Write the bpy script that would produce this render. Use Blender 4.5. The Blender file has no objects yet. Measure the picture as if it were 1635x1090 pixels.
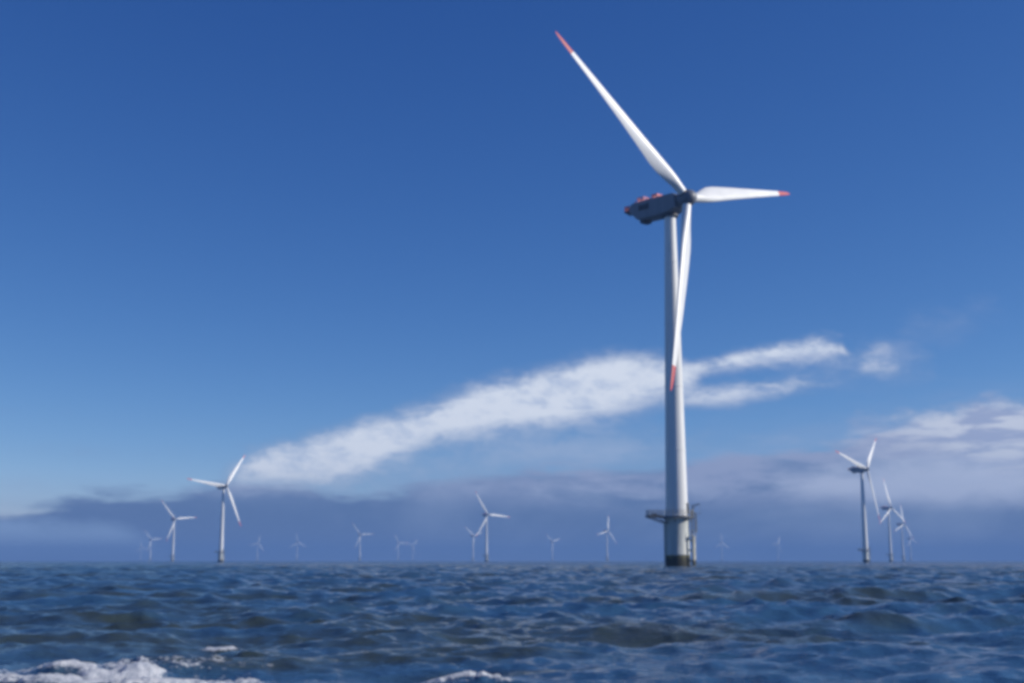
import bpy, bmesh, math, random
import numpy as np
from mathutils import Vector, Matrix

R = math.radians
SC = bpy.context.scene
COL = SC.collection

# ------------------------------------------------------------------ camera
F_PX, W_PX, H_PX, HORIZON = 2000.0, 1635.0, 1090.0, 895.5
CAM_H = 1.05
PITCH = math.atan((HORIZON - H_PX / 2) / F_PX)
cd = bpy.data.cameras.new("camera")
cam = bpy.data.objects.new("camera", cd)
COL.objects.link(cam)
cam.location = (0, 0, CAM_H)
cam.rotation_euler = (math.pi / 2 + PITCH, 0, 0)
cd.sensor_width = 36
cd.lens = 36 * F_PX / W_PX
cd.clip_start = 0.1
cd.clip_end = 60000
SC.camera = cam

# ------------------------------------------------------------------ light and exposure
SUN_AZ, SUN_EL = 94.0, 27.0          # compass azimuth clockwise from +Y, elevation
sd = Vector((math.sin(R(SUN_AZ)) * math.cos(R(SUN_EL)), math.cos(R(SUN_AZ)) * math.cos(R(SUN_EL)), math.sin(R(SUN_EL))))
sl = bpy.data.lights.new("sun", 'SUN')
sl.energy = 4.6
sl.angle = R(0.53)
sl.color = (1.0, 0.95, 0.87)
sun = bpy.data.objects.new("sun", sl)
COL.objects.link(sun)
sun.rotation_euler = sd.to_track_quat('Z', 'Y').to_euler()

SC.view_settings.view_transform = 'Standard'
SC.view_settings.look = 'None'
SC.view_settings.exposure = 0.0
SC.view_settings.gamma = 1.0
SC.render.engine = 'CYCLES'
SC.cycles.use_denoising = True
SC.cycles.max_bounces = 6
SC.cycles.volume_bounces = 1
SC.cycles.pixel_filter_type = 'BLACKMAN_HARRIS'
SC.cycles.filter_width = 3.7           # the photograph is soft all over

# ------------------------------------------------------------------ node helper
class NT:
    def __init__(s, tree):
        s.t = tree; s.n = tree.nodes; s.l = tree.links
    def new(s, typ, **kw):
        n = s.n.new(typ)
        for k, v in kw.items(): setattr(n, k, v)
        return n
    def put(s, sock, v):
        if hasattr(v, 'links') or isinstance(v, bpy.types.NodeSocket): s.l.new(v, sock)
        else: sock.default_value = v
    def m(s, op, a, b=None, c=None, clamp=False):
        n = s.new('ShaderNodeMath', operation=op, use_clamp=clamp)
        for i, v in enumerate((a, b, c)):
            if v is not None: s.put(n.inputs[i], v)
        return n.outputs[0]
    def ramp(s, v, a, b, lo=0.0, hi=1.0, smooth=True):
        n = s.new('ShaderNodeMapRange', interpolation_type='SMOOTHSTEP' if smooth else 'LINEAR')
        for i, x in enumerate((v, a, b, lo, hi)): s.put(n.inputs[i], x)
        return n.outputs[0]
    def mix(s, f, a, b, mode='MIX'):
        n = s.new('ShaderNodeMix', data_type='RGBA', blend_type=mode)
        s.put(n.inputs['Factor'], f)
        s.put(n.inputs[6], a if not isinstance(a, tuple) else (*a, 1)[:4])
        s.put(n.inputs[7], b if not isinstance(b, tuple) else (*b, 1)[:4])
        return n.outputs[2]
    def noise(s, vec, scale, detail=4, rough=0.55, dist=0.0):
        n = s.new('ShaderNodeTexNoise')
        s.l.new(vec, n.inputs['Vector'])
        n.inputs['Scale'].default_value = scale
        n.inputs['Detail'].default_value = detail
        n.inputs['Roughness'].default_value = rough
        n.inputs['Distortion'].default_value = dist
        return n.outputs[0]
    def curve(s, v, pts, x0, x1, y0, y1):
        """piecewise curve through (x, y) points; returns y in real units"""
        n = s.new('ShaderNodeFloatCurve')
        c = n.mapping.curves[0]
        P = [((x - x0) / (x1 - x0), (y - y0) / (y1 - y0)) for x, y in pts]
        P.sort()
        if P[0][0] > 0: P.insert(0, (0.0, P[0][1]))
        if P[-1][0] < 1: P.append((1.0, P[-1][1]))
        c.points[0].location = P[0]; c.points[1].location = P[-1]
        for p in P[1:-1]: c.points.new(*p)
        for p in c.points: p.handle_type = 'AUTO_CLAMPED'
        n.mapping.update()
        t = s.ramp(v, x0, x1, 0.0, 1.0, smooth=False)
        s.l.new(t, n.inputs['Value'])
        return s.m('MULTIPLY_ADD', n.outputs[0], y1 - y0, y0)

def direction(px, py):
    """azimuth and elevation in degrees of a point of the sky"""
    x = (px - W_PX / 2) / F_PX; y = -(py - H_PX / 2) / F_PX
    d = Vector((x, math.cos(PITCH) - y * math.sin(PITCH), math.sin(PITCH) + y * math.cos(PITCH))).normalized()
    return math.degrees(math.atan2(d.x, d.y)), math.degrees(math.asin(d.z))

# ------------------------------------------------------------------ world: clear sky and clouds
world = bpy.data.worlds.new("World")
SC.world = world
world.use_nodes = True
N = NT(world.node_tree)
N.n.clear()
SKY_STRENGTH = 0.13
sky = N.new('ShaderNodeTexSky', sky_type='NISHITA', sun_disc=False)
sky.sun_elevation = R(SUN_EL)
sky.sun_rotation = R(SUN_AZ)
sky.altitude = 3000
sky.air_density = 0.7
sky.dust_density = 0.0
sky.ozone_density = 8.0
# channel response of the photograph's film-like blue
sp = N.new('ShaderNodeSeparateColor'); N.l.new(sky.outputs[0], sp.inputs[0])
cmb = N.new('ShaderNodeCombineColor')
for i, (gain, power) in enumerate(((5.0, 1.65), (1.42, 1.19), (.84, .74))):
    v_ = N.m('POWER', N.m('MULTIPLY', sp.outputs[i], SKY_STRENGTH), power)
    N.l.new(N.m('MULTIPLY', v_, gain / SKY_STRENGTH), cmb.inputs[i])
bg = N.new('ShaderNodeBackground'); bg.inputs[1].default_value = SKY_STRENGTH
N.l.new(cmb.outputs[0], bg.inputs[0])

tc = N.new('ShaderNodeTexCoord').outputs['Generated']
sep = N.new('ShaderNodeSeparateXYZ'); N.l.new(tc, sep.inputs[0])
AZ = N.m('DEGREES', N.m('ARCTAN2', sep.outputs[0], sep.outputs[1]))
EL = N.m('DEGREES', N.m('ARCSINE', sep.outputs[2]))
def stretched(sx, sz, shear=0.0):
    mp = N.new('ShaderNodeMapping')
    mp.inputs['Scale'].default_value = (sx, sx, sz)
    mp.inputs['Rotation'].default_value = (0, R(shear), 0)
    N.l.new(tc, mp.inputs[0])
    return mp.outputs[0]
nA = N.noise(stretched(1, 2.2, 14), 16, 6, 0.6, 0.3)
nB = N.noise(stretched(1, 2.0, 10), 55, 5, 0.6, 0.4)
nC = N.noise(stretched(1, 4.5, 4), 11, 5, 0.6, 0.3)
nD = N.noise(stretched(1, 5.0, 3), 26, 5, 0.55, 0.2)
def cn(n): return N.m('SUBTRACT', n, 0.5)
nE = N.noise(stretched(1, 2.0, 18), 130, 4, .6, .5)
wob = N.m('ADD', N.m('ADD', N.m('MULTIPLY', cn(nA), 3.4), N.m('MULTIPLY', cn(nB), 1.3)), N.m('MULTIPLY', cn(nE), .35))
def streak(top, bot, soft_top, soft_bot, wobble):
    t = [direction(*p) for p in top]; b = [direction(*p) for p in bot]
    tt = N.curve(AZ, t, -60, 60, -5, 45); bb = N.curve(AZ, b, -60, 60, -5, 45)
    w = N.m('MULTIPLY', wob, wobble)
    up = N.m('ADD', N.m('SUBTRACT', tt, EL), w)
    dn = N.m('ADD', N.m('SUBTRACT', EL, bb), N.m('MULTIPLY', w, 0.6))
    return N.m('MULTIPLY', N.ramp(up, -soft_top * .8, soft_top * .75), N.ramp(dn, -soft_bot * .9, soft_bot * .8))
def over(a, b): return N.m('SUBTRACT', N.m('ADD', a, b), N.m('MULTIPLY', a, b))

# long bright streak climbing to the right
s1 = streak([(300, 790), (380, 745), (410, 722), (440, 706), (560, 680), (700, 640), (780, 612), (870, 588), (980, 572), (1040, 571), (1090, 585), (1140, 640), (1300, 690)],
            [(300, 765), (395, 764), (470, 770), (540, 768), (620, 738), (700, 705), (900, 677), (1000, 655), (1050, 640), (1100, 625), (1140, 620), (1300, 600)], .9, .9, .42)
s2 = streak([(1000, 640), (1080, 592), (1150, 572), (1210, 550), (1280, 540), (1330, 540), (1350, 556), (1400, 610)],
            [(1000, 600), (1080, 597), (1150, 590), (1250, 580), (1320, 572), (1350, 566), (1400, 560)], .6, .6, .45)
s3 = streak([(1030, 660), (1090, 634), (1150, 618), (1180, 612), (1250, 611), (1310, 607), (1350, 620), (1400, 640)],
            [(1030, 630), (1090, 645), (1150, 645), (1200, 637), (1310, 616), (1350, 612), (1400, 610)], .5, .5, .3)
s4 = streak([(1350, 640), (1368, 590), (1382, 572), (1403, 565), (1422, 573), (1440, 590), (1465, 640)],
            [(1350, 550), (1368, 584), (1382, 590), (1403, 593), (1422, 588), (1440, 580), (1465, 550)], .75, .75, .45)
s5 = streak([(1100, 700), (1240, 600), (1440, 560), (1480, 572), (1540, 640)],
            [(1100, 660), (1240, 612), (1440, 600), (1480, 590), (1540, 570)], 1.2, 1.2, .9)
s6 = streak([(1390, 580), (1450, 512), (1520, 500), (1580, 482), (1660, 560)],
            [(1390, 500), (1450, 535), (1520, 530), (1580, 505), (1660, 480)], 1.0, 1.0, .8)
s7 = streak([(330, 800), (430, 758), (600, 748), (720, 722), (820, 700), (960, 688), (1040, 690), (1120, 720)],
            [(330, 740), (430, 772), (600, 772), (720, 760), (820, 748), (960, 738), (1040, 728), (1120, 700)], 1.3, 1.3, .8)
s5 = N.m('MAXIMUM', s5, N.m('MULTIPLY', s7, 1.15))
thin = N.m('MULTIPLY', N.m('MAXIMUM', s5, N.m('MULTIPLY', s6, .6)), .33)
streaks = over(over(N.m('MULTIPLY', s1, .97), N.m('MULTIPLY', s2, .97)), over(N.m('MULTIPLY', s3, .85), over(N.m('MULTIPLY', s4, .75), thin)))
dens = N.ramp(N.m('ADD', N.m('MULTIPLY', nA, .6), N.m('MULTIPLY', nB, .5)), .32, .62, .80, 1.0)
streaks = N.m('MULTIPLY', streaks, dens)

# low bank of grey-blue cloud, its right end heaped up and sunlit
def over_line(pts, soft, wob_amt, n=None):
    t = N.curve(AZ, [direction(*p) for p in pts], -60, 60, -5, 45)
    w = N.m('MULTIPLY', cn(n if n is not None else nC), wob_amt)
    w = N.m('ADD', w, N.m('MULTIPLY', cn(nD), wob_amt * .45))
    return N.ramp(N.m('ADD', N.m('SUBTRACT', t, EL), w), -soft * .5, soft)
bank = over_line([(-300, 835), (0, 822), (80, 800), (170, 784), (300, 780), (400, 766), (480, 768), (540, 780), (640, 775), (740, 758), (850, 745), (960, 742), (1050, 735), (1150, 725), (1280, 712), (1400, 690), (1500, 668), (1600, 645), (1800, 640), (2200, 660)], .55, 2.0)
veil = over_line([(400, 800), (700, 730), (1000, 700), (1250, 680), (1340, 665), (1420, 650), (1520, 640), (1600, 620), (1800, 600)], 2.2, 2.6)
hump = streak([(1300, 730), (1380, 668), (1450, 668), (1520, 655), (1590, 636), (1640, 648), (1750, 630), (1900, 690)],
              [(1300, 690), (1380, 695), (1480, 712), (1550, 742), (1640, 752), (1700, 745), (1900, 690)], .8, 1.6, .6)
belly = streak([(1180, 790), (1260, 770), (1350, 755), (1450, 742), (1540, 740), (1640, 742), (1800, 760), (2000, 800)],
               [(1180, 775), (1260, 785), (1350, 790), (1450, 794), (1540, 797), (1640, 796), (1800, 800), (2000, 800)], 1.0, .8, .7)
# paler clear strip under the bank, low on the left
gap = streak([(-500, 850), (0, 832), (80, 836), (180, 840), (230, 862), (300, 900)],
             [(-500, 892), (0, 886), (150, 884), (230, 880), (300, 890)], .7, 1.1, .35)

low = N.ramp(N.m('ADD', EL, N.m('MULTIPLY', cn(nC), 1.8)), 1.8, 4.6)          # dark foot of the bank
k = 1.0 / SKY_STRENGTH
c_foot = (.082, .150, .325)
c_top = (.20, .28, .48)
c_lav = (.33, .385, .58)
c_white = N.mix(N.ramp(N.m('ADD', N.m('MULTIPLY', nB, .6), N.m('MULTIPLY', nA, .5)), .36, .60), (.60, .69, .86), (.76, .82, .93))
strata = N.noise(stretched(1, 1.5, 40), 3.2, 5, .6, .4)
bankcol = N.mix(low, c_foot, c_top)
bankcol = N.mix(N.m('MULTIPLY', N.ramp(strata, .44, .62), .62), bankcol, (.27, .36, .56))
lav = N.m('MULTIPLY', N.ramp(AZ, -11, 8), N.m('MULTIPLY', N.ramp(EL, 1.7, 3.6), N.ramp(nC, .36, .58)))
bankcol = N.mix(N.m('MULTIPLY', lav, .9), bankcol, c_lav)
bankcol = N.mix(N.m('MULTIPLY', hump, .85), bankcol, N.mix(N.ramp(nD, .40, .62), (.36, .43, .64), (.68, .73, .85)))
bankcol = N.mix(N.m('MULTIPLY', belly, .85), bankcol, (.50, .57, .76))
bankcol = N.mix(N.m('MULTIPLY', gap, .85), bankcol, (.32, .48, .74))
cov = N.m('MAXIMUM', N.m('MULTIPLY', bank, .93), N.m('MULTIPLY', veil, .30))
cov = N.m('MAXIMUM', cov, N.m('MULTIPLY', hump, .95))
streaks_only = N.m('MULTIPLY', streaks, N.m('SUBTRACT', 1.0, N.m('MULTIPLY', bank, .8)))
cloudcol = N.mix(streaks_only, bankcol, c_white)
cover = over(cov, streaks_only)
vm = N.new('ShaderNodeVectorMath', operation='SCALE'); N.l.new(cloudcol, vm.inputs[0]); vm.inputs['Scale'].default_value = k
bgc = N.new('ShaderNodeBackground'); bgc.inputs[1].default_value = SKY_STRENGTH
N.l.new(vm.outputs[0], bgc.inputs[0])
ms = N.new('ShaderNodeMixShader')
N.l.new(cover, ms.inputs[0]); N.l.new(bg.outputs[0], ms.inputs[1]); N.l.new(bgc.outputs[0], ms.inputs[2])
out = N.new('ShaderNodeOutputWorld'); N.l.new(ms.outputs[0], out.inputs[0])

# ------------------------------------------------------------------ materials
def mat(name, color, rough=.5, metal=0.0, vary=.06, scale=.6, dirt=None, dirt_amt=.3, stretch=(1, 1, .12), bump=0.0):
    m = bpy.data.materials.new(name); m.use_nodes = True
    n = NT(m.node_tree); b = m.node_tree.nodes['Principled BSDF']
    t = n.new('ShaderNodeTexCoord').outputs['Object']
    mp = n.new('ShaderNodeMapping'); mp.inputs['Scale'].default_value = stretch; n.l.new(t, mp.inputs[0])
    a = n.noise(mp.outputs[0], scale, 5, .6)
    dark = tuple(c * (1 - vary * 2) for c in color); light = tuple(min(1, c * (1 + vary)) for c in color)
    c = n.mix(n.ramp(a, .35, .65), dark, light)
    if dirt:
        d = n.noise(mp.outputs[0], scale * 3.1, 6, .7)
        c = n.mix(n.m('MULTIPLY', n.ramp(d, .5, .72), dirt_amt), c, dirt)
    n.l.new(c, b.inputs['Base Color'])
    n.l.new(n.ramp(a, .3, .7, rough - .06, rough + .08), b.inputs['Roughness'])
    b.inputs['Metallic'].default_value = metal
    if bump:
        bn = n.new('ShaderNodeBump'); bn.inputs['Strength'].default_value = bump; bn.inputs['Distance'].default_value = .02
        n.l.new(n.noise(t, 9, 6, .65), bn.inputs['Height']); n.l.new(bn.outputs[0], b.inputs['Normal'])
    return m
M_TOWER = mat('tower_paint', (.80, .80, .78), .42, dirt=(.56, .55, .50), dirt_amt=.45, stretch=(1, 1, .05))
M_BLADE = mat('blade_gelcoat', (.82, .82, .80), .35, vary=.03, dirt=(.6, .58, .55), dirt_amt=.15, stretch=(1, 1, .2))
M_RED = mat('signal_red_paint', (.55, .05, .055), .4, vary=.08)
M_NAC = mat('nacelle_paint', (.20, .215, .25), .5, vary=.06)
M_HUB = mat('hub_paint', (.15, .165, .20), .5, vary=.06)
M_DARK = mat('dark_vent_metal', (.06, .065, .08), .6)
M_STEEL = mat('galvanised_steel', (.27, .28, .28), .5, metal=.5, dirt=(.16, .10, .06), dirt_amt=.5, stretch=(1, 1, 1))
M_DECK = mat('weathered_deck_steel', (.11, .12, .13), .7, dirt=(.10, .06, .035), dirt_amt=.5, stretch=(1, 1, 1))
M_TP = mat('salt_stained_paint', (.55, .57, .53), .55, vary=.1, dirt=(.30, .30, .22), dirt_amt=.6, bump=.15)
M_LAND = mat('pale_landing_paint', (.62, .60, .50), .55, vary=.1, dirt=(.35, .30, .2), dirt_amt=.6, stretch=(1, 1, 1))
M_PILE = mat('marine_growth', (.035, .036, .026), .85, vary=.3, dirt=(.13, .12, .035), dirt_amt=.8, stretch=(1, 1, 1), scale=1.4, bump=.8)
m = M_PILE; n = NT(m.node_tree); b = m.node_tree.nodes['Principled BSDF']
old = b.inputs['Base Color'].links[0].from_socket
t = n.new('ShaderNodeTexCoord').outputs['Object']
sz = n.new('ShaderNodeSeparateXYZ'); n.l.new(t, sz.inputs[0])
edge = n.m('ADD', sz.outputs[2], n.m('MULTIPLY', n.m('SUBTRACT', n.noise(t, 1.3, 5, .65), .5), 2.2))
upper = n.mix(n.ramp(n.noise(t, 2.5, 4, .6), .35, .65), (.20, .185, .08), (.10, .095, .05))
n.l.new(n.mix(n.ramp(edge, 1.3, 2.2), old, upper), b.inputs['Base Color'])
m = M_LAND; n = NT(m.node_tree); b = m.node_tree.nodes['Principled BSDF']
old = b.inputs['Base Color'].links[0].from_socket
t = n.new('ShaderNodeTexCoord').outputs['Object']
sz = n.new('ShaderNodeSeparateXYZ'); n.l.new(t, sz.inputs[0])
edge = n.m('ADD', sz.outputs[2], n.m('MULTIPLY', n.m('SUBTRACT', n.noise(t, 1.6, 5, .65), .5), 2.0))
n.l.new(n.mix(n.ramp(edge, .9, 1.6), (.05, .05, .03), old), b.inputs['Base Color'])
M_GLASS = mat('lamp_lens', (.5, .05, .04), .15)

# ------------------------------------------------------------------ mesh helpers
def link(name, bm, material, parent=None, smooth=None):
    bmesh.ops.recalc_face_normals(bm, faces=bm.faces)
    me = bpy.data.meshes.new(name); bm.to_mesh(me); bm.free()
    me.materials.append(material)
    if smooth is not None:
        me.polygons.foreach_set('use_smooth', [True] * len(me.polygons))
        me.set_sharp_from_angle(angle=R(smooth))
    o = bpy.data.objects.new(name, me); COL.objects.link(o)
    if parent: o.parent = parent
    return o
def box(bm, c, s, rotz=0.0, bev=0.0):
    r = bmesh.ops.create_cube(bm, size=1.0, matrix=Matrix.Translation(c) @ Matrix.Rotation(rotz, 4, 'Z') @ Matrix.Diagonal((*s, 1)))
    if bev:
        es = list({e for v in r['verts'] for e in v.link_edges})
        bmesh.ops.bevel(bm, geom=es, offset=bev, segments=2, affect='EDGES')
def lathe(bm, prof, seg=64, axis=Matrix.Identity(4), caps=True):
    rings = []
    for r, z in prof:
        rings.append([bm.verts.new(axis @ Vector((r * math.cos(2 * math.pi * i / seg), r * math.sin(2 * math.pi * i / seg), z))) for i in range(seg)])
    for a, b in zip(rings, rings[1:]):
        for i in range(seg):
            bm.faces.new((a[i], a[(i + 1) % seg], b[(i + 1) % seg], b[i]))
    if caps:
        bm.faces.new(rings[0][::-1]); bm.faces.new(rings[-1])
def tube(bm, p, q, r, seg=10):
    p = Vector(p); q = Vector(q); d = q - p
    m = Matrix.Translation(p) @ d.to_track_quat('Z', 'Y').to_matrix().to_4x4()
    lathe(bm, [(r, 0), (r, d.length)], seg, m)
def ringtube(bm, R_, z, r, a0=0, a1=2 * math.pi, n=40, cx=0, cy=0):
    for i in range(n):
        t, u = a0 + (a1 - a0) * i / n, a0 + (a1 - a0) * (i + 1) / n
        tube(bm, (cx + R_ * math.cos(t), cy + R_ * math.sin(t), z), (cx + R_ * math.cos(u), cy + R_ * math.sin(u), z), r, 6)

# ------------------------------------------------------------------ wind turbine
HUB_H, OVER, TILT, BL = 70.0, 4.4, R(9.4), 40.5

def blade_bm(r0, r1, steps):
    """airfoil loft along +Z; leading edge towards +X, bent slightly downwind (+Y)"""
    bm = bmesh.new(); NS = 36; rings = []
    key_r = [0.9, 2.2, 3.6, 5.5, 8.0, 10.5, 15, 20, 26, 32, 36, 38.5, 39.8, 40.35, 40.5]
    key_c = [1.7, 1.75, 1.95, 2.7, 3.35, 3.35, 2.85, 2.35, 1.80, 1.32, 1.02, .78, .52, .30, .12]
    key_t = [1.0, 1.0, .88, .60, .40, .31, .26, .23, .21, .19, .18, .18, .18, .18, .18]
    key_w = [14, 14, 14, 13, 11, 9, 6, 4, 2, .8, .2, 0, 0, 0, 0]
    key_x = [0, 0, .02, .10, .17, .19, .20, .20, .20, .20, .20, .20, .20, .20, .20]
    for k in range(steps + 1):
        r = r0 + (r1 - r0) * k / steps
        c, t, w, xo = (float(np.interp(r, key_r, kk)) for kk in (key_c, key_t, key_w, key_x))
        blend = min(1, max(0, (t - .3) / .7))
        pts = []
        for i in range(NS):
            a = 2 * math.pi * i / NS
            x = .5 * math.cos(a)
            circ = .5 * math.sin(a)
            X = .5 - x
            foil = 5 * (.2969 * math.sqrt(max(X, 0)) - .126 * X - .3516 * X * X + .2843 * X ** 3 - .1036 * X ** 4) * (1 if math.sin(a) >= 0 else -.75)
            y = (blend * circ * 1.0 + (1 - blend) * foil) * (t if blend < 1 else 1.0)
            if blend > 0: y = blend * circ * (t + (1 - t) * blend * .3) + (1 - blend) * foil * t
            pts.append(((x - xo) * c, -y * c))
        cw, sw = math.cos(R(w)), math.sin(R(w))
        bend = math.sin(R(3.2)) * r * (0.55 + .45 * r / BL)
        rings.append([bm.verts.new((x * cw + y * sw, -x * sw * -1 * -1 + y * cw + bend, r)) for x, y in pts])
    for a, b in zip(rings, rings[1:]):
        for i in range(NS): bm.faces.new((a[i], a[(i + 1) % NS], b[(i + 1) % NS], b[i]))
    bm.faces.new(rings[0][::-1]); bm.faces.new(rings[-1])
    return bm

def build_turbine():
    root = bpy.data.objects.new('offshore_wind_turbine', None); COL.objects.link(root)
    # --- foundation
    bm = bmesh.new(); lathe(bm, [(2.30, -3), (2.30, 2.05), (2.27, 2.1)], 72)
    link('monopile', bm, M_PILE, root, 40)
    bm = bmesh.new(); lathe(bm, [(2.27, 2.1), (2.32, 2.16), (2.32, 2.35), (2.27, 2.41), (2.24, 8.7), (2.42, 8.78), (2.42, 8.95), (2.26, 9.0)], 72)
    tp = link('transition_piece', bm, M_TP, root, 40)
    # --- tower: three welded cans with flange rings
    bm = bmesh.new(); prof = [(2.24, 9.0), (2.24, 9.45), (2.10, 9.47)]
    z0, z1, r0, r1 = 9.47, 67.6, 2.08, 1.08
    for k in range(1, 25):
        z = z0 + (z1 - z0) * k / 24; r = r0 + (r1 - r0) * (k / 24) ** 1.1
        prof.append((r, z))
        if k in (5, 10, 15, 20): prof += [(r + .05, z + .01), (r + .05, z + .2), (r - .01, z + .21)]
    lathe(bm, prof, 96)
    tower = link('tower', bm, M_TOWER, root, 35)
    # door on the lit side, above the platform
    da = R(-62)
    bm = bmesh.new(); box(bm, (2.22 * math.cos(da), 2.22 * math.sin(da), 10.75), (.16, .95, 2.1), da, .05)
    door = link('door', bm, M_STEEL, tower, 30)
    bm = bmesh.new(); box(bm, (2.335 * math.cos(da + .12), 2.335 * math.sin(da + .12), 10.7), (.06, .05, .3), da)
    link('door_handle', bm, M_DARK, tower)
    # --- work platform: round deck with a long laydown arm on the left
    la = R(178)          # laydown arm direction (thing frame)
    bm = bmesh.new()
    lathe(bm, [(2.45, 9.0), (3.2, 9.0), (3.2, 9.28), (2.45, 9.28), (2.45, 9.0)], 64, caps=False)
    c, s = math.cos(LAY), math.sin(LAY)
    box(bm, (c * 4.35, s * 4.35, 9.16), (2.6, 3.0, .26), LAY, .02)
    for w in (-1.2, 1.2):     # brackets under the deck
        tube(bm, (c * 1.9 - s * w, s * 1.9 + c * w, 7.9), (c * 5.2 - s * w, s * 5.2 + c * w, 9.03), .09)
    for k in range(8):
        a = LAY + 2 * math.pi * (k + .5) / 8
        tube(bm, (2.2 * math.cos(a), 2.2 * math.sin(a), 8.2), (3.3 * math.cos(a), 3.3 * math.sin(a), 9.0), .07)
    plat = link('work_platform', bm, M_DECK, root, 35)
    bm = bmesh.new()
    ga = math.asin(1.5 / 3.15)
    for z in (9.75, 10.05, 10.38):
        ringtube(bm, 3.13, z, .035, LAY + ga, LAY + 2 * math.pi - ga, 36)
        P = [(3.05, 1.45), (5.6, 1.45), (5.6, -1.45), (3.05, -1.45)]
        P = [(c * x - s * y, s * x + c * y) for x, y in P]
        for (ax, ay), (bx, by) in zip(P, P[1:]): tube(bm, (ax, ay, z), (bx, by, z), .035, 6)
    for k in range(19):
        a = LAY + ga + (2 * math.pi - 2 * ga) * k / 18
        tube(bm, (3.13 * math.cos(a), 3.13 * math.sin(a), 9.28), (3.13 * math.cos(a), 3.13 * math.sin(a), 10.4), .035, 6)
    for x, y in [(3.05 + i * .63, w) for i in range(5) for w in (-1.45, 1.45)] + [(5.6, -.7), (5.6, .05), (5.6, .75)]:
        tube(bm, (c * x - s * y, s * x + c * y, 9.28), (c * x - s * y, s * x + c * y, 10.4), .035, 6)
    link('railing', bm, M_STEEL, plat, 40)
    bm = bmesh.new()         # toe board and stowed gear on the arm
    for w in (-1.48, 1.48):
        box(bm, (c * 4.35 - s * w, s * 4.35 + c * w, 9.38), (2.5, .04, .2), LAY)
    box(bm, (c * 5.63, s * 5.63, 9.38), (.04, 2.9, .2), LAY)
    link('toe_board', bm, M_DECK, plat)
    bm = bmesh.new(); box(bm, (c * 4.3, s * 4.3, 9.56), (1.0, .8, .5), LAY, .06)
    link('equipment_box', bm, M_DECK, plat, 30)
    # --- davit crane on the right
    a = LAND
    dx, dy = math.cos(a), math.sin(a)
    bm = bmesh.new()
    tube(bm, (dx * 3.0, dy * 3.0, 9.2), (dx * 3.0, dy * 3.0, 11.3), .13, 12)
    tube(bm, (dx * 2.78, dy * 2.78, 11.2), (dx * 4.35, dy * 4.35, 11.55), .09, 10)
    tube(bm, (dx * 3.0, dy * 3.0, 10.4), (dx * 3.7, dy * 3.7, 11.38), .05, 8)
    tube(bm, (dx * 4.3, dy * 4.3, 11.5), (dx * 4.3, dy * 4.3, 9.9), .02, 6)
    box(bm, (dx * 4.3, dy * 4.3, 9.8), (.16, .16, .28), a, .03)
    link('davit_crane', bm, M_STEEL, root, 40)
    # --- upper access ladder with cage and boat landing fenders
    sx, sy = -dy, dx
    bm = bmesh.new()
    for w in (-.28, .28):
        tube(bm, (dx * 2.78 + sx * w, dy * 2.78 + sy * w, 5.6), (dx * 2.78 + sx * w, dy * 2.78 + sy * w, 10.4), .08, 8)
    for i in range(15):
        z = 5.8 + i * .3
        tube(bm, (dx * 2.78 - sx * .28, dy * 2.78 - sy * .28, z), (dx * 2.78 + sx * .28, dy * 2.78 + sy * .28, z), .022, 6)
    for z in (6.4, 6.9, 7.4, 7.9, 8.4, 9.9):
        ringtube(bm, .42, z, .05, n=12, cx=dx * 3.32, cy=dy * 3.32)
    for t in range(5):
        q = a + R(-80 + 40 * t)
        px, py = dx * 3.32 + .38 * math.cos(q), dy * 3.32 + .38 * math.sin(q)
        tube(bm, (px, py, 6.4), (px, py, 9.9), .04, 5)
    link('caged_ladder', bm, M_STEEL, root, 40)
    bm = bmesh.new()
    for w in (-.85, .85):
        X, Y = dx * 3.05 + sx * w, dy * 3.05 + sy * w
        tube(bm, (X, Y, -1.6), (X, Y, 5.45), .23, 16)
        lathe(bm, [(.23, 5.45), (.16, 5.6), (.03, 5.66)], 16, Matrix.Translation((X, Y, 0)))
        for z in (.9, 2.7, 4.6):
            tube(bm, (dx * 1.9 + sx * w * .9, dy * 1.9 + sy * w * .9, z + .5), (X, Y, z), .13, 10)
    bl = link('boat_landing', bm, M_LAND, root, 40)
    bm = bmesh.new()
    for w in (-.26, .26):
        tube(bm, (dx * 2.85 + sx * w, dy * 2.85 + sy * w, -1.4), (dx * 2.85 + sx * w, dy * 2.85 + sy * w, 5.9), .05, 8)
    for i in range(24):
        z = -1.2 + i * .3
        tube(bm, (dx * 2.85 - sx * .26, dy * 2.85 - sy * .26, z), (dx * 2.85 + sx * .26, dy * 2.85 + sy * .26, z), .025, 6)
    link('ladder', bm, M_LAND, bl, 40)
    bm = bmesh.new()
    box(bm, (dx * 2.78, dy * 2.78, 5.52), (1.0, 2.3, .12), a, .02)
    for w in (-1.1, 1.1):
        for z in (6.0, 6.55): tube(bm, (dx * 2.5 + sx * w, dy * 2.5 + sy * w, z), (dx * 3.4 + sx * w, dy * 3.4 + sy * w, z), .03, 6)
        for q in (2.6, 3.4): tube(bm, (dx * q + sx * w, dy * q + sy * w, 5.5), (dx * q + sx * w, dy * q + sy * w, 6.57), .035, 6)
    link('rest_platform', bm, M_LAND, root, 40)
    # cable tube on the shaded side
    bm = bmesh.new()
    for da_ in (R(-150), ):
        q = a + da_
        tube(bm, (2.5 * math.cos(q), 2.5 * math.sin(q), -2), (2.5 * math.cos(q), 2.5 * math.sin(q), 8.2), .17, 12)
    link('cable_tube', bm, M_TP, root, 40)
    # --- nacelle (front towards -Y of the thing)
    nz = HUB_H - .35
    bm = bmesh.new()
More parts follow.
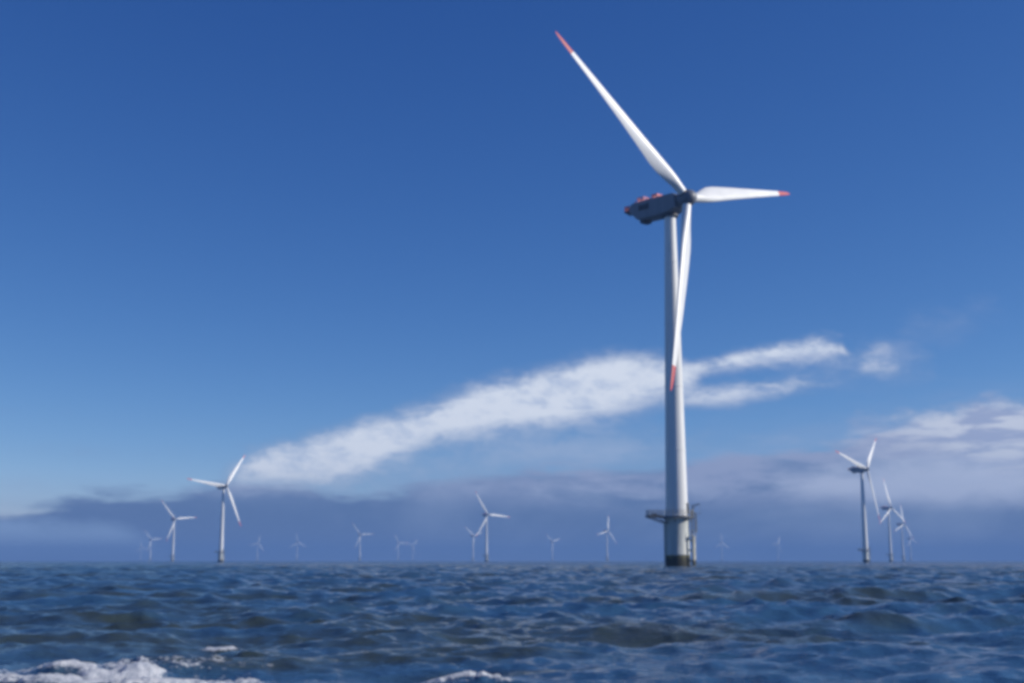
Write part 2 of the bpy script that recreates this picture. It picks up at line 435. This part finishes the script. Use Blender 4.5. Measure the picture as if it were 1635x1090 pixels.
    side = [(-2.7, -1.25), (-2.7, 1.30), (-1.9, 1.75), (4.0, 1.95), (8.6, 1.80), (9.3, 1.35), (9.35, .15), (7.4, -1.75), (6.6, -2.0), (1.6, -2.1), (-1.2, -1.9)]
    rings = []
    for x, sc in ((-1.75, .86), (-1.55, .96), (-1.0, 1.0), (1.0, 1.0), (1.55, .96), (1.75, .86)):
        cy_, cz_ = 3.3, -.05
        rings.append([bm.verts.new((x, cy_ + (y - cy_) * (1 - (1 - sc) * .25), nz + cz_ + (z - cz_) * sc)) for y, z in side])
    n_ = len(side)
    for p, q in zip(rings, rings[1:]):
        for i in range(n_): bm.faces.new((p[i], p[(i + 1) % n_], q[(i + 1) % n_], q[i]))
    bm.faces.new(rings[0][::-1]); bm.faces.new(rings[-1])
    nac = link('nacelle', bm, M_NAC, root, 28)
    bm = bmesh.new(); lathe(bm, [(1.5, nz - 2.55), (1.62, nz - 2.45), (1.62, nz - 2.02)], 48)
    link('yaw_ring', bm, M_DARK, nac, 35)
    bm = bmesh.new()         # underside ventilation box near the tail
    box(bm, (0, 6.3, nz - 2.22), (2.0, 1.5, .55), 0, .1)
    link('ventilation_box', bm, M_DARK, nac, 30)
    for sxx in (-1, 1):
        bm = bmesh.new()
        box(bm, (sxx * 1.755, 5.3, nz + .35), (.05, 2.7, 1.1))
        for i in range(5): box(bm, (sxx * 1.79, 4.2 + i * .55, nz + .35), (.07, .3, .98))
        link('ventilation_grille', bm, M_DARK, nac, 30)
    bm = bmesh.new()         # hoist platform behind the nacelle
    box(bm, (0, 9.85, nz + .30), (3.2, 1.4, .22), 0, .03)
    for w in (-1.2, 1.2): tube(bm, (w, 9.1, nz - .6), (w, 10.4, nz + .2), .09)
    hp = link('hoist_platform', bm, M_DARK, nac, 30)
    bm = bmesh.new()
    for z in (.55, .95, 1.35):
        for p, q in (((-1.55, 9.3), (-1.55, 10.5)), ((-1.55, 10.5), (1.55, 10.5)), ((1.55, 10.5), (1.55, 9.3))):
            box(bm, ((p[0] + q[0]) / 2, (p[1] + q[1]) / 2, nz + z), (abs(p[0] - q[0]) + .1, abs(p[1] - q[1]) + .1, .26))
    for x, y in [(-1.55, 9.7), (-1.55, 10.5), (-.5, 10.5), (.5, 10.5), (1.55, 10.5), (1.55, 9.7)]:
        tube(bm, (x, y, nz + .3), (x, y, nz + 1.5), .07, 6)
    link('platform_railing', bm, M_RED, hp)
    bm = bmesh.new()         # red guard rails of the roof hatches
    for yc, w, h in ((6.6, 1.6, .75), (2.9, 1.3, .6)):
        zt = nz + 1.9
        for z in (.35, h):
            for p, q in (((-1.2, -w / 2), (1.2, -w / 2)), ((1.2, -w / 2), (1.2, w / 2)), ((1.2, w / 2), (-1.2, w / 2)), ((-1.2, w / 2), (-1.2, -w / 2))):
                box(bm, ((p[0] + q[0]) / 2, yc + (p[1] + q[1]) / 2, zt + z), (abs(p[0] - q[0]) + .08, abs(p[1] - q[1]) + .08, .2))
        for x in (-1.2, 0, 1.2):
            for y in (-w / 2, w / 2): tube(bm, (x, yc + y, zt - .1), (x, yc + y, zt + h), .06, 6)
    link('roof_railing', bm, M_RED, nac)
    bm = bmesh.new()
    tube(bm, (.9, 8.3, nz + 1.7), (.9, 8.3, nz + 3.1), .05, 8); tube(bm, (.55, 8.3, nz + 2.9), (1.25, 8.3, nz + 2.9), .035, 6)
    for w in (.55, 1.25): lathe(bm, [(.02, 2.9), (.10, 2.95), (.10, 3.1), (.02, 3.16)], 8, Matrix.Translation((w, 8.3, nz)))
    link('wind_sensor', bm, M_DARK, nac)
    bm = bmesh.new(); lathe(bm, [(.16, 1.75), (.16, 1.95), (.13, 2.2), (.04, 2.32)], 16, Matrix.Translation((-.9, 8.2, nz)))
    link('warning_light', bm, M_GLASS, nac, 40)
    # --- rotor
    tiltm = Matrix.Rotation(-TILT, 4, 'X')
    bm = bmesh.new()
    ax = Matrix.Rotation(R(90), 4, 'X')       # lathe Z -> thing -Y (front)
    lathe(bm, [(1.15, -1.75), (1.45, -1.5), (1.58, -.9), (1.62, 0), (1.55, .75), (1.30, 1.35), (.9, 1.75), (.45, 1.95), (.08, 2.0)], 48, ax)
    hub = link('hub', bm, M_HUB, root, 40)
    hub.matrix_local = Matrix.Translation((0, -OVER, HUB_H)) @ tiltm
    b_main = blade_bm(0.9, 35.5, 60); b_tip = blade_bm(35.5, BL, 24)
    blades = []
    for k in range(3):
        if k == 0:
            b = link('blade', b_main, M_BLADE, root, 60); t = link('blade_tip', b_tip, M_RED, b, 60)
            bm = bmesh.new(); lathe(bm, [(.98, 1.0), (.98, 1.5), (.9, 1.62)], 32, Matrix.Translation((0, .05, 0)))
            cl = link('blade_collar', bm, M_DARK, b, 40)
        else:
            b = blades[0].copy(); COL.objects.link(b)
            for ch in list(blades[0].children):
                d = ch.copy(); COL.objects.link(d); d.parent = b
        blades.append(b)
    return root
def pose(root, x, y, yaw, az):
    """yaw: heading of the rotor; az: angle of the first blade from straight up, degrees"""
    n = Vector((math.sin(R(yaw)), -math.cos(R(yaw)), 0))
    root.location = (x - n.x * OVER, y - n.y * OVER, 0)
    root.rotation_euler = (0, 0, R(yaw))
    k = 0
    for ch in root.children:
        if ch.name.split('.')[0] == 'blade':
            ch.matrix_local = Matrix.Translation((0, -OVER, HUB_H)) @ Matrix.Rotation(-TILT, 4, 'X') @ Matrix.Rotation(R(az + 120 * k), 4, 'Y')
            k += 1
def copy_tree(o, parent=None):
    c = o.copy(); COL.objects.link(c); c.parent = parent
    for ch in list(o.children): copy_tree(ch, c)
    return c

YAW0 = 42.0
LAY = R(188) - R(YAW0)        # laydown arm points left of the view
LAND = R(-16) - R(YAW0)       # landing on the right of the view
TURBINES = [  # hub x, hub y, yaw, blade azimuth, label
 (33.8, 233.4, 42.0, 75.6, "huge white turbine in the foreground with dark nacelle and red blade tips"),
 (-266.3, 1172.6, 46.0, 38.0, "tall white turbine at the left end of the long white cloud, largest on the left"),
 (269.8, 955.0, 46.0, 48.0, "white turbine on the right with two blades raised in a V above dark nacelle"),
 (-36.4, 1909.1, 31.0, 94.0, "taller turbine of the close pair left of the huge tower, one blade level"),
 (-105.9, 3542.2, 46.0, 72.0, "shorter turbine of the close pair, overlapped by its taller neighbour's lower blade"),
 (-561.6, 2109.8, 40.0, 84.0, "grey-white turbine next left of the tall left turbine, one blade level to the right"),
 (-1185.0, 4169.4, 42.0, 83.0, "small pale turbine, second from the left end of the row"),
 (-1882.3, 6450.2, 48.0, 114.0, "tiny hazy turbine at the far left end of the row"),
 (-799.3, 4726.9, 24.0, 117.0, "small faint turbine right of the tall left turbine with one blade straight up"),
 (-402.6, 3372.9, 28.0, 86.0, "hazy turbine midway between the tall left turbine and the close pair"),
 (-435.8, 4890.3, 36.0, 94.0, "small hazy turbine with a level blade, just right of the midway hazy one"),
 (223.9, 2949.8, 44.0, 17.0, "pale turbine close left of the huge tower with one blade straight up"),
 (809.9, 4890.3, 30.0, 3.0, "tiny turbine close right of the huge tower with one blade straight up"),
 (498.7, 1660.5, 44.0, 118.0, "tallest turbine of the receding cluster at right, blade up, dark nacelle"),
 (742.2, 2397.6, 44.0, 10.0, "middle turbine of the receding cluster at right, between taller and smaller ones"),
 (1239.8, 3937.1, 44.0, 112.0, "smallest and farthest turbine of the receding cluster at right"),
 (-1012.0, 5060.0, 40.0, 20.0, "barely visible turbine in haze just right of the tall left turbine"),
 (-440.0, 5650.0, 40.0, 50.0, "barely visible turbine in haze just left of the close pair"),
 (1110.0, 5290.0, 40.0, 33.0, "barely visible turbine in haze, farther right of the tiny one beside the tower"),
 (147.0, 4540.0, 40.0, 75.0, "barely visible turbine in haze between the close pair and the pale one"),
]
first = build_turbine()
for i, (x, y, yaw, az, label) in enumerate(TURBINES):
    o = first if i == 0 else copy_tree(first)
    o['label'] = label; o['category'] = 'wind turbine'; o['group'] = 'wind turbines of the offshore wind farm'
    pose(o, x, y, yaw, az)

# ------------------------------------------------------------------ sea
rng = np.random.default_rng(11)
def ground_at(px, py):
    x = (px - W_PX / 2) / F_PX; y = -(py - H_PX / 2) / F_PX
    d = np.array([x, math.cos(PITCH) - y * math.sin(PITCH), math.sin(PITCH) + y * math.cos(PITCH)])
    t = CAM_H / -d[2]
    return d[0] * t, d[1] * t
SEA_R = 11000.0
rr = [2.0]
while rr[-1] < SEA_R:
    r = rr[-1]
    g = 1.0045 if 7 < r < 70 else (1.02 if r < 7 else (1.0040 if r < 500 else 1.02))
    rr.append(min(SEA_R, r * g))
rr = np.array(rr)
front = np.radians(np.linspace(-36, 36, 1000))
rest = np.radians(np.linspace(36, 324, 120)[1:-1])
ang = np.concatenate([front, rest])
nr, na = len(rr), len(ang)
A, RR = np.meshgrid(ang, rr)
X = np.sin(A) * RR; Y = np.cos(A) * RR; Z = np.zeros_like(X)
dX = np.zeros_like(X); dY = np.zeros_like(X)
spacing = np.gradient(rr)[:, None] + 0 * A
wind = math.atan2(math.cos(R(YAW0)), -math.sin(R(YAW0)))      # waves run down-wind
NW = 190
lam = 10 ** rng.uniform(math.log10(.22), math.log10(9), NW)
th = wind + rng.normal(size=NW) * np.radians(np.interp(lam, [.3, 3, 16], [65, 42, 24])) - R(22)
slope = np.interp(np.log10(lam), np.log10([.22, .6, 1.6, 4, 9]), [.030, .038, .036, .024, .009])
ph = rng.uniform(0, 2 * math.pi, NW)
for i in range(NW):
    kx, ky = math.cos(th[i]) * 2 * math.pi / lam[i], math.sin(th[i]) * 2 * math.pi / lam[i]
    k = 2 * math.pi / lam[i]; a = slope[i] / k
    wgt = np.clip(lam[i] / (spacing * 2.2) - 1, 0, 1)
    rows = np.where(wgt.max(axis=1) > 0)[0]
    if len(rows) == 0: continue
    q = slice(rows[0], rows[-1] + 1)
    p = kx * X[q] + ky * Y[q] + ph[i]
    Z[q] += a * wgt[q] * np.cos(p)
    s = a * wgt[q] * np.sin(p) * .9
    dX[q] -= s * kx / k; dY[q] -= s * ky / k
calm = .55 + .45 * np.clip((RR - 12) / 14, 0, 1)
Z *= calm; dX *= calm; dY *= calm
# small breaking seas near the camera: (px, py, half width, half depth, height, foam)
def vnoise(x, y, seed):
    r = np.random.default_rng(seed); T = r.random((256, 256))
    xi = np.floor(x).astype(int); yi = np.floor(y).astype(int); fx = x - xi; fy = y - yi
    fx = fx * fx * (3 - 2 * fx); fy = fy * fy * (3 - 2 * fy)
    g = lambda a, b: T[a % 256, b % 256]
    return (g(xi, yi) * (1 - fx) + g(xi + 1, yi) * fx) * (1 - fy) + (g(xi, yi + 1) * (1 - fx) + g(xi + 1, yi + 1) * fx) * fy
def fbm(x, y, seed, o=5):
    s = 0; a = .5
    for k in range(o): s = s + a * vnoise(x * 2 ** k, y * 2 ** k, seed + k); a *= .5
    return s
near = RR < 45
# dark wave faces and swell: their shade painted as patches of water colour
shade_patch = np.zeros_like(X)
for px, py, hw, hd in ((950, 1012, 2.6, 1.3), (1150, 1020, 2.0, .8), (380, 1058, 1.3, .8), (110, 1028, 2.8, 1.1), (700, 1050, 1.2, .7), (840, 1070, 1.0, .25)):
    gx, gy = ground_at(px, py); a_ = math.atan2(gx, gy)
    shade_patch = np.maximum(shade_patch, np.exp(-(((X - gx) * math.cos(a_) - (Y - gy) * math.sin(a_)) / hw) ** 2 - (((X - gx) * math.sin(a_) + (Y - gy) * math.cos(a_)) / hd) ** 2))
foam = np.zeros_like(X)
n1 = fbm(X * 1.1, Y * 1.1, 3); n2 = fbm(X * 5.5, Y * 5.5, 9); n3 = fbm(X * 16, Y * 16, 21)
BREAK = [
 (40, 1088, .55, .26, .05, .9), (110, 1078, .30, .16, .07, .95), (200, 1080, .42, .26, .07, 1.0), (300, 1086, .40, .20, .04, .8),
 (20, 1102, .9, .34, .02, .95), (210, 1102, 1.1, .34, .02, .95), (160, 1074, 1.5, .42, .0, .62), (330, 1066, .5, .14, .0, .45),
 (380, 1050, .40, .34, .17, .0), (352, 1036, .20, .16, .02, 1.0), (405, 1042, .16, .12, .0, .75),
 (722, 1080, .38, .10, .05, 1.05), (785, 1088, .34, .10, .04, .7), (845, 1092, .30, .10, .03, .6),
 (840, 1014, 3.0, .9, .08, .0), (1180, 1035, 1.6, .35, .03, .0),
]
for px, py, hw, hd, h, fm in BREAK:
    gx, gy = ground_at(px, py)
    az_ = math.atan2(gx, gy)
    u = (X - gx) * math.cos(az_) - (Y - gy) * math.sin(az_)
    v = (X - gx) * math.sin(az_) + (Y - gy) * math.cos(az_)
    v = v + .25 * (n1 - .5) * 2
    e = np.exp(-(u / hw) ** 2 - (v / hd) ** 2)
    Z += h * e
    if fm: foam = np.maximum(foam, np.clip(1.25 * fm * np.exp(-(u / hw) ** 4 * .7 - (v / hd) ** 2), 0, 1.2))
fo = np.clip((foam * (.55 + .9 * n2) - .44 + .9 * (n3 - .5)) * 1.6, 0, 1) * near
Z += fo * (.02 + .07 * (n2 - .35) + .03 * (n3 - .5))
fleck = np.clip((n3 * .6 + n2 * .6 - .66) * 6, 0, 1) * np.clip(foam * 1.6, 0, 1) * near
fo = np.maximum(fo, fleck * .9)
# a few whitecaps farther out, on the highest crests
n4 = fbm(X * .05, Y * .05, 40)
cap = np.clip((Z - .30) * 6, 0, 1) * np.clip((n4 - .50) * 6, 0, 1) * np.clip((n2 - .42) * 6, 0, 1)
fo = np.maximum(fo, cap * .25 * (RR > 14) * (RR < 400))
# wash around the pile of the nearest turbine
mx_, my_ = first.location.x, first.location.y
dp = np.hypot(X - mx_, Y - my_)
fo = np.maximum(fo, np.clip(1.0 - np.abs(dp - 2.6) / 1.5, 0, 1) * np.clip(fbm(X * .9, Y * .9, 60) * 2.6 - .75, 0, 1) * .8)
fo = np.maximum(fo, np.clip(np.exp(-((X - mx_ - 5) / 6) ** 2 - ((Y - my_ + 4) / 5) ** 2) * 1.1 * np.clip(fbm(X * .6, Y * .3, 70) * 3 - 1.3, 0, 1), 0, .5))
X = X + dX; Y = Y + dY
verts = np.concatenate([np.stack([X, Y, Z], -1).reshape(-1, 3), [[0, 0, 0]]]).astype(np.float32)
j = np.arange(na); jn = (j + 1) % na
faces = []
base = (np.arange(nr - 1) * na)[:, None]
quads = np.stack([base + j, base + na + j, base + na + jn, base + jn], -1).reshape(-1, 4)
cidx = len(verts) - 1
tris = np.stack([j, jn, np.full(na, cidx)], -1)
me = bpy.data.meshes.new('sea')
nq, ntri = len(quads), len(tris)
me.vertices.add(len(verts)); me.vertices.foreach_set('co', verts.ravel())
me.loops.add(nq * 4 + ntri * 3)
me.loops.foreach_set('vertex_index', np.concatenate([quads[:, ::-1].ravel(), tris.ravel()]).astype(np.int32))
me.polygons.add(nq + ntri)
me.polygons.foreach_set('loop_start', np.concatenate([np.arange(nq) * 4, nq * 4 + np.arange(ntri) * 3]).astype(np.int32))
me.update(calc_edges=True); me.validate()
me.polygons.foreach_set('use_smooth', np.ones(nq + ntri, dtype=bool))
at = me.attributes.new('wave_shade', 'FLOAT', 'POINT')
at.data.foreach_set('value', np.concatenate([shade_patch.ravel(), [0]]).astype(np.float32))
at = me.attributes.new('foam', 'FLOAT', 'POINT')
at.data.foreach_set('value', np.concatenate([fo.ravel(), [0]]).astype(np.float32))
nrm = sum(me.polygons[i].normal.z for i in range(0, 20000, 997))
if nrm < 0: me.flip_normals()
sea = bpy.data.objects.new('sea', me); COL.objects.link(sea); sea['kind'] = 'structure'

wm = bpy.data.materials.new('sea_water'); wm.use_nodes = True
n = NT(wm.node_tree); n.n.clear()
geo = n.new('ShaderNodeNewGeometry').outputs['Position']
cdist = n.new('ShaderNodeVectorMath', operation='LENGTH'); n.l.new(geo, cdist.inputs[0]); D = cdist.outputs['Value']
mp = n.new('ShaderNodeMapping'); mp.inputs['Rotation'].default_value = (0, 0, -(wind - math.pi / 2) + R(12)); mp.inputs['Scale'].default_value = (.45, 1, 1)
n.l.new(geo, mp.inputs[0]); wv = mp.outputs[0]
h1 = n.noise(wv, .22, 6, .68, .2)      # wind sea, too far away for the mesh to carry
h2 = n.noise(wv, 1.7, 6, .66, .3)      # chop
h3 = n.noise(geo, 11.0, 3, .6)         # ripples
far = n.ramp(D, 25, 200)
H = n.m('ADD', n.m('MULTIPLY', n.m('MULTIPLY', h1, far), 2.8), n.m('ADD', n.m('MULTIPLY', h2, .13), n.m('MULTIPLY', h3, .016)))
bmp = n.new('ShaderNodeBump'); bmp.inputs['Strength'].default_value = 1.0; bmp.inputs['Distance'].default_value = 1.0
n.l.new(H, bmp.inputs['Height'])
att = n.new('ShaderNodeAttribute', attribute_name='foam').outputs['Fac']
wave_shade = n.noise(wv, .16, 5, .65)
shade_patch = n.new('ShaderNodeAttribute', attribute_name='wave_shade').outputs['Fac']
wcol = n.mix(n.ramp(n.m('ADD', wave_shade, n.m('MULTIPLY', shade_patch, .28)), .44, .62), (.032, .088, .172), (.038, .054, .052))  # shade of the wave faces put into the base colour as darker olive
water = n.new('ShaderNodeBsdfPrincipled')
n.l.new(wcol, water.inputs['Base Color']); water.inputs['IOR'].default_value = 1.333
n.l.new(n.ramp(D, 20, 1500, .08, .16), water.inputs['Roughness'])
n.l.new(bmp.outputs[0], water.inputs['Normal'])
fb = n.new('ShaderNodeBsdfPrincipled'); fb.inputs['Roughness'].default_value = .75
fcol = n.mix(n.ramp(n.noise(geo, 14, 5, .7), .3, .6), (.50, .55, .62), (.85, .86, .88))
n.l.new(fcol, fb.inputs['Base Color'])
fbump = n.new('ShaderNodeBump'); fbump.inputs['Distance'].default_value = .03; n.l.new(n.noise(geo, 40, 5, .7), fbump.inputs['Height']); n.l.new(fbump.outputs[0], fb.inputs['Normal'])
fd = n.noise(geo, 22, 4, .7)
fm = n.ramp(n.m('ADD', att, n.m('MULTIPLY', n.m('SUBTRACT', fd, .5), 1.5)), .12, .80, 0.0, .92)
vo = n.new('ShaderNodeTexVoronoi'); vo.inputs['Scale'].default_value = 6.5
wp = n.new('ShaderNodeVectorMath', operation='MULTIPLY_ADD')
nz_ = n.new('ShaderNodeTexNoise'); n.l.new(geo, nz_.inputs['Vector']); nz_.inputs['Scale'].default_value = 5.0
n.l.new(nz_.outputs['Color'], wp.inputs[0]); wp.inputs[1].default_value = (.5, .5, .5); n.l.new(geo, wp.inputs[2]); n.l.new(wp.outputs[0], vo.inputs['Vector'])
lace = n.ramp(vo.outputs['Distance'], .18, .52)
fm = n.m('MULTIPLY', fm, n.ramp(n.m('ADD', lace, n.m('MULTIPLY', att, 1.1)), .45, 1.15))
fm = n.m('MULTIPLY', fm, n.ramp(att, 0.0, .08))
mx = n.new('ShaderNodeMixShader'); n.l.new(fm, mx.inputs[0]); n.l.new(water.outputs[0], mx.inputs[1]); n.l.new(fb.outputs[0], mx.inputs[2])
o_ = n.new('ShaderNodeOutputMaterial'); n.l.new(mx.outputs[0], o_.inputs[0])
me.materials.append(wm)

# ------------------------------------------------------------------ haze over the sea
HAZE = 0.00023
bm = bmesh.new(); box(bm, (0, 0, 56), (23000, 23000, 118 + 4))
hm = bpy.data.materials.new('sea_haze'); hm.use_nodes = True
n = NT(hm.node_tree); n.n.clear()
pv = n.new('ShaderNodeVolumePrincipled')
pv.inputs['Color'].default_value = (.21, .385, .72, 1)
pv.inputs['Density'].default_value = HAZE
pv.inputs['Anisotropy'].default_value = .0
o_ = n.new('ShaderNodeOutputMaterial'); n.l.new(pv.outputs[0], o_.inputs['Volume'])
hz = link('haze', bm, hm); hz['kind'] = 'stuff'
hz['label'] = 'thin blue sea haze veiling the distant turbines'
